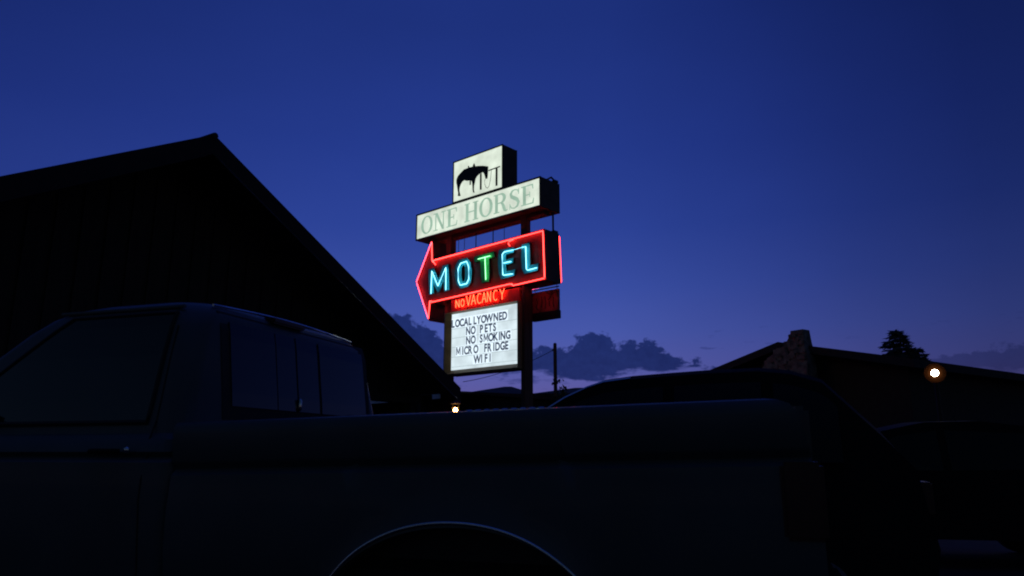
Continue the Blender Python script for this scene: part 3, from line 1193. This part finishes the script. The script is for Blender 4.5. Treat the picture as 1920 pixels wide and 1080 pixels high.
# ---------------------------------------------------------------- conifers
def conifer(name, c, h, rad, label, group):
    o = thing(name, Frame(c.x, c.y, random.uniform(0, 360)), label, 'tree', group)
    b = MB()
    b.tube([(0, 0, 0), (0, 0, h * .5), (.03, 0, h * .98)], .1, 8, radii=[.16, .10, .015])
    b.build('trunk', M['bark'], o)
    b = MB()
    z = h * .12
    while z < h:
        f = (h - z) / h
        nb = int(10 + 12 * f)
        for k in range(nb):
            a = random.uniform(0, 6.28)
            Lb = rad * (f ** .72) * random.uniform(.55, 1.1) + .10
            tip = Vector((math.cos(a) * Lb, math.sin(a) * Lb, z - Lb * random.uniform(.05, .3)))
            root = Vector((0, 0, z + .05))
            m_ = max(4, int(Lb * 15))
            for j in range(m_):
                t = (j + .6) / m_
                p = root.lerp(tip, t)
                p.z += .12 * Lb * t * t
                for s_ in range(3):
                    d = Vector((random.gauss(0, 1), random.gauss(0, 1), random.gauss(-.2, .5))).normalized()
                    d = (d + (tip - root).normalized() * .8).normalized()
                    sd_ = d.orthogonal().normalized() * random.uniform(.04, .08)
                    Ln = random.uniform(.16, .36)
                    b.poly([p - sd_, p + d * Ln * .6 - sd_ * .6, p + d * Ln, p + sd_])
        z += h * .022 + .05
    b.build('crown', M['needle'], o)


c = at(1680, 621, 31)
conifer('conifer_tree', c, c.z, 2.5, 'dark pointed conifer rising highest behind the right house roof', 'conifers behind the house')
c = at(1716, 652, 33)
conifer('conifer_tree', c, c.z, 2.7, 'shorter dark conifer to the right of the tallest one', 'conifers behind the house')


# ---------------------------------------------------------------- pickup truck
TF = Frame(-.2, 2.6, -18)
truck = thing('pickup_truck', TF, 'dark blue grey pickup truck parked side on in the foreground', 'pickup truck')
W = 1.82


def t_uz(px, py, v=0.0):
    return TF.xz(px, py, v)


ARC_U, ARC_Z, ARC_R = t_uz(850, 980)[0], .44, 0
ARC_R = t_uz(850, 979)[1] - ARC_Z
U0 = -1.19
ARC_A, ARC_N = .57, 2.1


def arch_h(d):
    return ARC_R * max(0, 1 - (abs(d) / ARC_A) ** ARC_N) ** (1 / ARC_N)


print('arch', ARC_U, ARC_R, 'tail', t_uz(1505, 777), t_uz(1545, 925), 'crease', t_uz(400, 853), t_uz(900, 848), t_uz(1440, 835))
print('rail', t_uz(690, 777), t_uz(960, 767.5), t_uz(1440, 745.5), 'corner', t_uz(350, 700))

SKIN = [(1.346, .050), (1.348, .030), (1.343, .014), (1.330, .004), (1.30, .0), (1.20, .010), (1.186, .016), (1.176, .030), (1.168, .034), (1.158, .026), (1.145, .010), (1.0, .0), (.85, .004), (.7, .022), (.56, .07)]


def vskin(z):
    S_ = SKIN
    if z >= S_[1][0]:
        return S_[1][1]
    for (za, va), (zb, vb) in zip(S_[1:], S_[2:]):
        if zb <= z <= za:
            return vb + (va - vb) * (z - zb) / max(1e-6, za - zb)
    return S_[-1][1]


def uend(z):
    pts = [(1.348, 1.02), (1.345, 1.05), (1.335, 1.085), (1.31, 1.112), (1.27, 1.128), (1.2, 1.138), (1.0, 1.158), (.5, 1.165)]
    for (za, ua), (zb, ub) in zip(pts, pts[1:]):
        if zb <= z <= za:
            return ub + (ua - ub) * (z - zb) / (za - zb)
    return pts[0][1] if z > 1.34 else pts[-1][1]


def rail_rise(u):
    return -.024 + .021 * u


def bed_side(mirror):
    us = [U0 + (1.158 - U0) * k / 78 for k in range(79)]
    A, B = [], []
    for k, u in enumerate(us):
        d = abs(u - ARC_U)
        zb = .56
        if d < ARC_A:
            zb = max(zb, ARC_Z + arch_h(d))
        ra, rb = [], []
        zs = [z for z, _ in SKIN if z > zb + .02] + [zb + .018, zb]
        while len(zs) < len(SKIN) + 2:
            i = max(range(len(zs) - 1), key=lambda i_: zs[i_] - zs[i_ + 1])
            zs.insert(i + 1, (zs[i] + zs[i + 1]) / 2)
        for j, z in enumerate(zs):
            v = SKIN[0][1] if j == 0 else vskin(z)
            e = min(d, 9)
            if zb > .6 and z < zb + .06:                      # arch lip flares out
                v -= .016 * (1 - (z - zb) / .06)
            ue = uend(z)
            uu = U0 + (u - U0) * (ue - U0) / (1.158 - U0)
            vv = v if not mirror else W - v
            vi = (.075 if j > 3 else .07) + v * .3
            vi = vi if not mirror else W - vi
            zz = z + rail_rise(uu) * (1 if z > 1.1 else max(0, (z - .6) / .5))
            ra.append((uu, vv, zz))
            rb.append((uu, vi, zz - (.0 if j else .004)))
        A.append(ra)
        B.append(rb)
    b = MB()
    b.grid_solid(A, B)
    return b.build('bed_side', M['paint'], truck, smooth=35)


bed_side(False)
bed_side(True)
# bed floor, bulkhead, tailgate
b = MB()
b.box(U0 + .03, 1.09, .08, W - .08, .78, .82)
for k in range(9):
    v = .2 + k * (W - .4) / 8
    b.box(U0 + .05, 1.08, v - .03, v + .03, .821, .832)
b.build('bed_floor', M['paint_dark'], truck)
b = MB()
b.box(U0, U0 + .035, .081, W - .081, .7, 1.30, .008)
b.build('bulkhead', M['paint'], truck)
b = MB()
b.box(1.095, 1.15, .082, W - .082, .72, 1.325, .015)
tg = b.build('tailgate', M['paint'], truck)
b = MB()
b.box(1.151, 1.165, W / 2 - .12, W / 2 + .12, 1.16, 1.22, .006)
b.build('handle', M['black'], tg)
for vv in (-.012, W - .17):
    b = MB()
    b.box(1.05, 1.172, vv, vv + .18, .93, 1.155, .012)
    tl = b.build('taillight', M['taillight'], truck)
# added chrome dashes standing for the sign's reflections along the near rail
b = MB()
a0, a1 = t_uz(868, 771)[0], t_uz(1022, 766)[0]
nseg = 9
for k in range(nseg):
    f0, f1 = k / nseg, (k + .62) / nseg
    u0_, u1_ = a0 + (a1 - a0) * f0, a0 + (a1 - a0) * f1
    b.tube([(u0_, .036, 1.3485 + rail_rise(u0_)), (u1_, .036, 1.3485 + rail_rise(u1_))], .003, 6)
b.build('rail_glints', M['chrome'], truck, smooth=60)
# wheel arch trim
b = MB()
pts = []
for k in range(41):
    d = -.55 + 1.10 * k / 40
    u, z = ARC_U + d, ARC_Z + arch_h(d) - .002
    pts.append((u, vskin(z) - .016, z))
b.tube(pts, .0065, 8)
b.build('arch_trim', M['chrome'], truck, smooth=60)
# inner wheel wells
for v0, v1 in ((.085, .36), (W - .36, W - .085)):
    b = MB()
    ring = [(ARC_U + (ARC_A + .01) * math.cos(R(a)), ARC_Z + arch_h(ARC_A * math.cos(R(a))) + .01) for a in range(0, 181, 9)]
    b.prism(ring, lambda u, z: (u, v0, z), lambda u, z: (u, v1, z))
    b.build('wheel_well', M['black'], truck, smooth=40)

# cab
CR = -1.20


def cab_ring(z, ins, ur, uf, rc=.09, n=6):
    v0, v1 = ins, W - ins
    pts = []
    for cx, cy, a0 in ((ur - rc, v1 - rc, 0), (uf + rc, v1 - rc, 90), (uf + rc, v0 + rc, 180), (ur - rc, v0 + rc, 270)):
        for k in range(n + 1):
            a = R(a0 + 90 * k / n)
            pts.append((cx + rc * math.cos(a), cy + rc * math.sin(a), z))
    return pts


CAB = [(.48, .06, CR, -2.98, .05), (.7, .022, CR, -3.0, .05), (1.0, .0, CR, -3.0, .05), (1.145, .010, CR, -3.0, .05), (1.168, .034, CR, -3.0, .05), (1.186, .016, CR, -3.0, .05), (1.235, .03, CR, -2.95, .06),
       (1.26, .055, CR - .005, -2.88, .08), (1.45, .09, CR - .025, -2.62, .09), (1.60, .118, CR - .045, -2.42, .10), (1.72, .145, CR - .06, -2.26, .11), (1.785, .17, CR - .075, -2.17, .13), (1.825, .205, CR - .10, -2.10, .15),
       (1.855, .28, CR - .15, -2.02, .17), (1.873, .40, CR - .25, -1.92, .18), (1.882, .58, CR - .38, -1.8, .13)]


def cab_at(z, k):
    for a, c in zip(CAB, CAB[1:]):
        if a[0] <= z <= c[0]:
            return a[k] + (c[k] - a[k]) * (z - a[0]) / (c[0] - a[0])
    return CAB[-1][k]


b = MB()
b.loft([cab_ring(z, i, ur, uf, rc) for z, i, ur, uf, rc in CAB])
b.build('cab', M['paint'], truck, smooth=30)


def side_panel(b, edge_r, edge_f, z0, z1, off, far=False, n=10):
    A, B = [], []
    for k in range(n + 1):
        z = z0 + (z1 - z0) * k / n
        i = cab_at(z, 1)
        ra, rb = [], []
        for j in range(9):
            u = edge_r(z) + (edge_f(z) - edge_r(z)) * j / 8
            ra.append((u, (i - off) if not far else W - i + off, z))
            rb.append((u, (i + .004) if not far else W - i - .004, z))
        A.append(ra)
        B.append(rb)
    b.grid_solid(A, B)


ur_top, ur_bot = t_uz(327, 588, .16), t_uz(273, 786, .06)
er = lambda z: ur_bot[0] + (ur_top[0] - ur_bot[0]) * (z - ur_bot[1]) / (ur_top[1] - ur_bot[1])
ef = lambda z: cab_at(z, 3) + .22
for far in (False, True):
    b = MB()
    side_panel(b, er, ef, 1.31, 1.775, .004, far)
    b.build('side_window', M['glass'], truck)
    b = MB()                              # window surround
    pts = []
    for k in range(9):
        z = 1.305 + .475 * k / 8
        pts.append((er(z) + .012, cab_at(z, 1) - .004, z))
    for k in range(1, 9):
        f = k / 8
        u = er(1.78) + (ef(1.78) - er(1.78)) * f
        pts.append((u, cab_at(1.78, 1) - .004, 1.782))
    for k in range(1, 9):
        z = 1.78 - .475 * k / 8
        pts.append((ef(z), cab_at(z, 1) - .004, z))
    if far:
        pts = [(u, W - v, z) for u, v, z in pts]
    b.tube(pts, .009, 6, closed=True)
    b.build('window_trim', M['rubber'], truck, smooth=50)
# door seam: a fine dark recess line, drip rail above
b = MB()
b.tube([(CR - .135 + (z - 1.26) * -.03, cab_at(z, 1) - .0005, z) for z in [.6 + .08 * k for k in range(15)]], .0035, 5)
b.build('door_seam', M['black'], truck)
b = MB()
b.tube([(u, cab_at(1.812, 1) - .008, 1.812) for u in [CR - .16 - .07 * k for k in range(11)]], .009, 6)
b.build('drip_rail', M['paint'], truck, smooth=60)
b = MB()
hu = t_uz(221, 846)[0]
hz = t_uz(221, 846)[1]
b.tube([(hu - .13, -.014, hz), (hu - .10, -.03, hz), (hu - .01, -.03, hz), (hu + .02, -.014, hz)], .010, 8)
h_ = b.build('door_handle', M['paint_dark'], truck, smooth=60)
b = MB()
b.lathe([(.012, 0), (.013, -.008), (.008, -.014)], (hu + .05, -.001, hz + .005), 'y', 14)
b.build('lock', M['chrome'], h_, smooth=60)

# rear window
def r_vz(px, py):
    return TF.yz(px, py, CR - .03)


RG = [r_vz(*p) for p in ((440, 596), (432, 756), (677, 776), (662, 676))]
print('rear glass', RG)
v0g, v1g = (RG[0][0] + RG[1][0]) / 2, (RG[2][0] + RG[3][0]) / 2
v0g = max(v0g, .25)
v1g = W - .25
z0g, z1g = 1.385, 1.765


def rear_u(z):
    return cab_at(z, 2)


def rear_panel(b, va, vb, za, zb, off, n=6, taper=0.0):
    A, B = [], []
    for k in range(n + 1):
        z = za + (zb - za) * k / n
        sh = taper * (z - za) / (zb - za)
        A.append([(rear_u(z) + off, va + (vb - va) * j / 2, z) for j in range(3)])
        B.append([(rear_u(z) - .006, va + (vb - va) * j / 2, z) for j in range(3)])
    b.grid_solid(A, B)


b = MB()
rear_panel(b, v0g - .06, v1g + .05, z0g - .06, z1g + .045, .003)
rw = b.build('rear_window', M['rubber'], truck, bevel=.0)
ms = [v0g] + [TF.yz(px, 700, CR)[0] for px in (530, 568, 610)] + [v1g]
print('mullions', ms)
for i in range(4):
    b = MB()
    gp = (.004, .007, .012)
    va = ms[i] + (gp[i - 1] if i else 0)
    vb = ms[i + 1] - (gp[i] if i < 3 else 0)
    rear_panel(b, va, vb, z0g, z1g, .007)
    b.build('pane', M['glass'], rw)
b = MB()
b.lathe([(.006, -.032), (.009, -.026), (.009, .024), (.004, .03)], (rear_u(1.42) + .016, ms[2], 1.42), n=14)
b.build('glint_bead', M['chrome'], rw, smooth=60)  # chrome bead added for the neon's cyan glint on the rear glass
b = MB()
b.box(cab_at(1.82, 2) - .05, cab_at(1.82, 2) + .028, .70, .98, 1.818, 1.848, .008)
b.build('brake_lamp', M['taillight'], truck)
b = MB()
b.tube([(cab_at(1.83, 2) + .0, .3 + (W - .6) * k / 12, 1.835 + .02 * math.sin(math.pi * k / 12)) for k in range(13)], .006, 6)
b.build('roof_trim', M['chrome'], truck, smooth=60)

# windscreen, bonnet and front end (beyond the frame edge)
A, B = [], []
for k in range(7):
    z = 1.29 + (1.75 - 1.29) * k / 6
    i = cab_at(z, 1)
    A.append([(cab_at(z, 3) - .006, i + .14 + (W - 2 * i - .28) * j / 6, z) for j in range(7)])
    B.append([(cab_at(z, 3) + .006, i + .14 + (W - 2 * i - .28) * j / 6, z) for j in range(7)])
b = MB()
b.grid_solid(A, B)
b.build('windscreen', M['glass'], truck)
b = MB()
b.loft([[(u, v0, z0), (u, W - v0, z0), (u, W - v0, z1 - .1), (u, W - v0 - .1, z1), (u, v0 + .1, z1), (u, v0, z1 - .1)] for u, v0, z0, z1 in
        ((-3.002, .02, .55, 1.20), (-3.5, .03, .55, 1.17), (-4.1, .04, .5, 1.11), (-4.3, .08, .5, 1.02))])
b.build('bonnet', M['paint'], truck, smooth=30)
b = MB()
b.box(-4.42, -4.305, .05, W - .05, .42, .62, .03)
b.build('bumper', M['chrome'], truck)
b = MB()
b.box(1.18, 1.32, .04, W - .04, .48, .66, .03)
b.build('bumper', M['chrome'], truck)
for v in (.14, W - .44):
    b = MB()
    b.box(-4.33, -4.301, v, v + .3, .78, .96, .01)
    b.build('headlight', M['glass'], truck)
b = MB()
b.box(-4.325, -4.301, .46, W - .46, .74, .97, .008)
b.build('grille', M['black'], truck)
b = MB()
b.tube([(-2.62, .08, 1.30), (-2.62, -.08, 1.33)], .015, 6)
b.box(-2.66, -2.58, -.26, -.07, 1.27, 1.47, .02)
b.build('side_mirror', M['paint_dark'], truck)


def wheel(parent, u, v, r, outward, w=.24):
    s_ = outward
    b = MB()
    b.lathe([(r * .62, -w / 2), (r * .9, -w / 2), (r, -w / 2 + .03), (r, w / 2 - .03), (r * .9, w / 2), (r * .62, w / 2)], (u, v, r), 'y', 36)
    o = b.build('wheel', M['tyre'], parent, smooth=40)
    b = MB()
    b.lathe([(r * .61, -w / 2 + .02), (r * .61, w / 2 - .02)], (u, v, r), 'y', 32)
    b.lathe([(r * .55, 0), (r * .5, .03), (r * .2, .035), (r * .15, .06)], (u, v + s_ * (w / 2 - .02) - (0 if s_ > 0 else .06), r), 'y', 28)
    b.build('rim', M['chrome'], o, smooth=40)


for u in (ARC_U, -3.55):
    wheel(truck, u, .17, .37, -1)
    wheel(truck, u, W - .17, .37, 1)

# ---------------------------------------------------------------- minivan beyond the bed
p = at(1140, 706, 5.5)
VF = Frame(p.x, p.y, -20)
van = thing('parked_car', VF, 'dark car with a long rounded roof parked directly behind the pickup bed', 'car')
tr = [VF.xz(*q_, .2) for q_ in ((1010, 776), (1025, 765), (1060, 741), (1100, 721), (1130, 710.5), (1180, 703), (1250, 697), (1330, 691), (1420, 687))]
print('van', tr)
WV = 1.8
x0 = tr[0][0]
prof = [(x0 - 1.25, .32), (x0 - 1.32, .62), (x0 - 1.2, .82), (x0 - .9, .95), (x0 - .5, 1.10), (x0 - .14, tr[0][1] - .12)] + tr
xr = tr[-1][0]
prof += [(xr + .22, tr[-1][1] - .03), (xr + .42, tr[-1][1] - .10), (xr + .75, 1.32), (xr + .92, 1.08), (xr + 1.0, .6), (xr + .95, .32)]


def van_in(z):
    return .0 if z < 1.05 else .26 * min(1, (z - 1.05) / .75) ** 1.1


def dome(z):
    return z


b = MB()
n = len(prof)
cols = []
for t in (0, .06, .25, .5, .75, .94, 1):
    rowp = []
    for x, z in prof:
        i = van_in(z)
        e = .02 if t in (0, 1) else 0
        zz = z + (0.02 * math.sin(math.pi * t) if z > 1.2 else 0) - (.03 if (t in (0, 1) and z > 1.3) else 0)
        rowp.append((x, i + (WV - 2 * i) * t, zz))
    cols.append(rowp)
b.loft(cols)
b.build('body', M['paint_dark'], van, smooth=35)


def roof_z(x):
    P = prof
    for (xa, za), (xb, zb) in zip(P[4:], P[5:]):
        if xa <= x <= xb and xb > xa:
            return za + (zb - za) * (x - xa) / (xb - xa)
    return P[-4][1]


bounds = [(tr[2][0] + .05, tr[5][0] + .25), (tr[5][0] + .33, tr[7][0] + .35), (tr[7][0] + .43, xr + .5)]
for xa, xb in bounds:
    for far in (False, True):
        A, B = [], []
        for k in range(7):
            ra, rb = [], []
            for j in range(9):
                x = xa + (xb - xa) * j / 8
                zt = min(roof_z(x) - .11, 1.68)
                z = 1.12 + (max(zt, 1.16) - 1.12) * k / 6
                i = van_in(z)
                ra.append((x, i - .006 if not far else WV - i + .006, z))
                rb.append((x, i + .01 if not far else WV - i - .01, z))
            A.append(ra)
            B.append(rb)
        b = MB()
        b.grid_solid(A, B)
        b.build('side_window', M['far_glass'], van)
b = MB()
b.tube([(x, van_in(z) - .004, z - .022) for x, z in tr[0:6]], .012, 6)
b.build('pillar_trim', M['chrome'], van, smooth=60)
for x in (bounds[0][1] - .1, bounds[1][1] - .1):
    b = MB()
    b.tube([(x - .16, -.012, 1.02), (x - .12, -.03, 1.02), (x, -.03, 1.02), (x + .03, -.012, 1.02)], .01, 6)
    b.build('door_handle', M['paint_dark'], van, smooth=60)
for u in (x0 - .5, xr + .3):
    wheel(van, u, .13, .33, -1, .2)
    wheel(van, u, WV - .13, .33, 1, .2)
for v in (.08, WV - .38):
    b = MB()
    b.box(xr + .93, xr + 1.01, v, v + .3, .8, 1.0, .01)
    b.build('taillight', M['taillight'], van)
    b = MB()
    b.box(x0 - 1.33, x0 - 1.24, v, v + .3, .62, .76, .01)
    b.build('headlight', M['far_glass'], van)


# ---------------------------------------------------------------- second car, right
p = at(1600, 792, 8.3)
CF = Frame(p.x, p.y, -12)
car = thing('parked_car', CF, 'low dark car parked beyond the tailgate under the bright yard light', 'car')
P_ = [(-1.7, .3), (-1.78, .55), (-1.6, .78), (-1.1, .88), (-.45, .97), (.0, 1.26), (.3, 1.42), (.75, p.z + .0), (1.3, p.z + .01), (1.8, p.z - .06), (2.3, 1.2), (2.55, 1.03), (2.95, .98), (3.0, .6), (2.95, .3)]
b = MB()
cols = []
for t in (0, .06, .25, .5, .75, .94, 1):
    cols.append([(x, (i_ := van_in(z) * .9) + (1.78 - 2 * i_) * t, z + (.025 * math.sin(math.pi * t) if z > .9 else 0)) for x, z in P_])
b.loft(cols)
b.build('body', M['paint_dark'], car, smooth=35)
for far in (False, True):
    for pts in ([(-.25, 1.0), (.85, 1.0), (.85, p.z - .09), (.42, 1.36), (.1, 1.2)], [(.93, 1.0), (2.2, 1.02), (2.05, 1.2), (1.75, p.z - .13), (.93, p.z - .09)]):
        b = MB()
        f0 = lambda x, z: (x, van_in(z) * .9 - .006 if not far else 1.786 - van_in(z) * .9, z)
        f1 = lambda x, z: (x, van_in(z) * .9 + .004 if not far else 1.776 - van_in(z) * .9, z)
        b.prism(pts, f0, f1)
        b.build('side_window', M['far_glass'], car)
for u in (-1.0, 2.15):
    wheel(car, u, .12, .31, -1, .2)
    wheel(car, u, 1.66, .31, 1, .2)
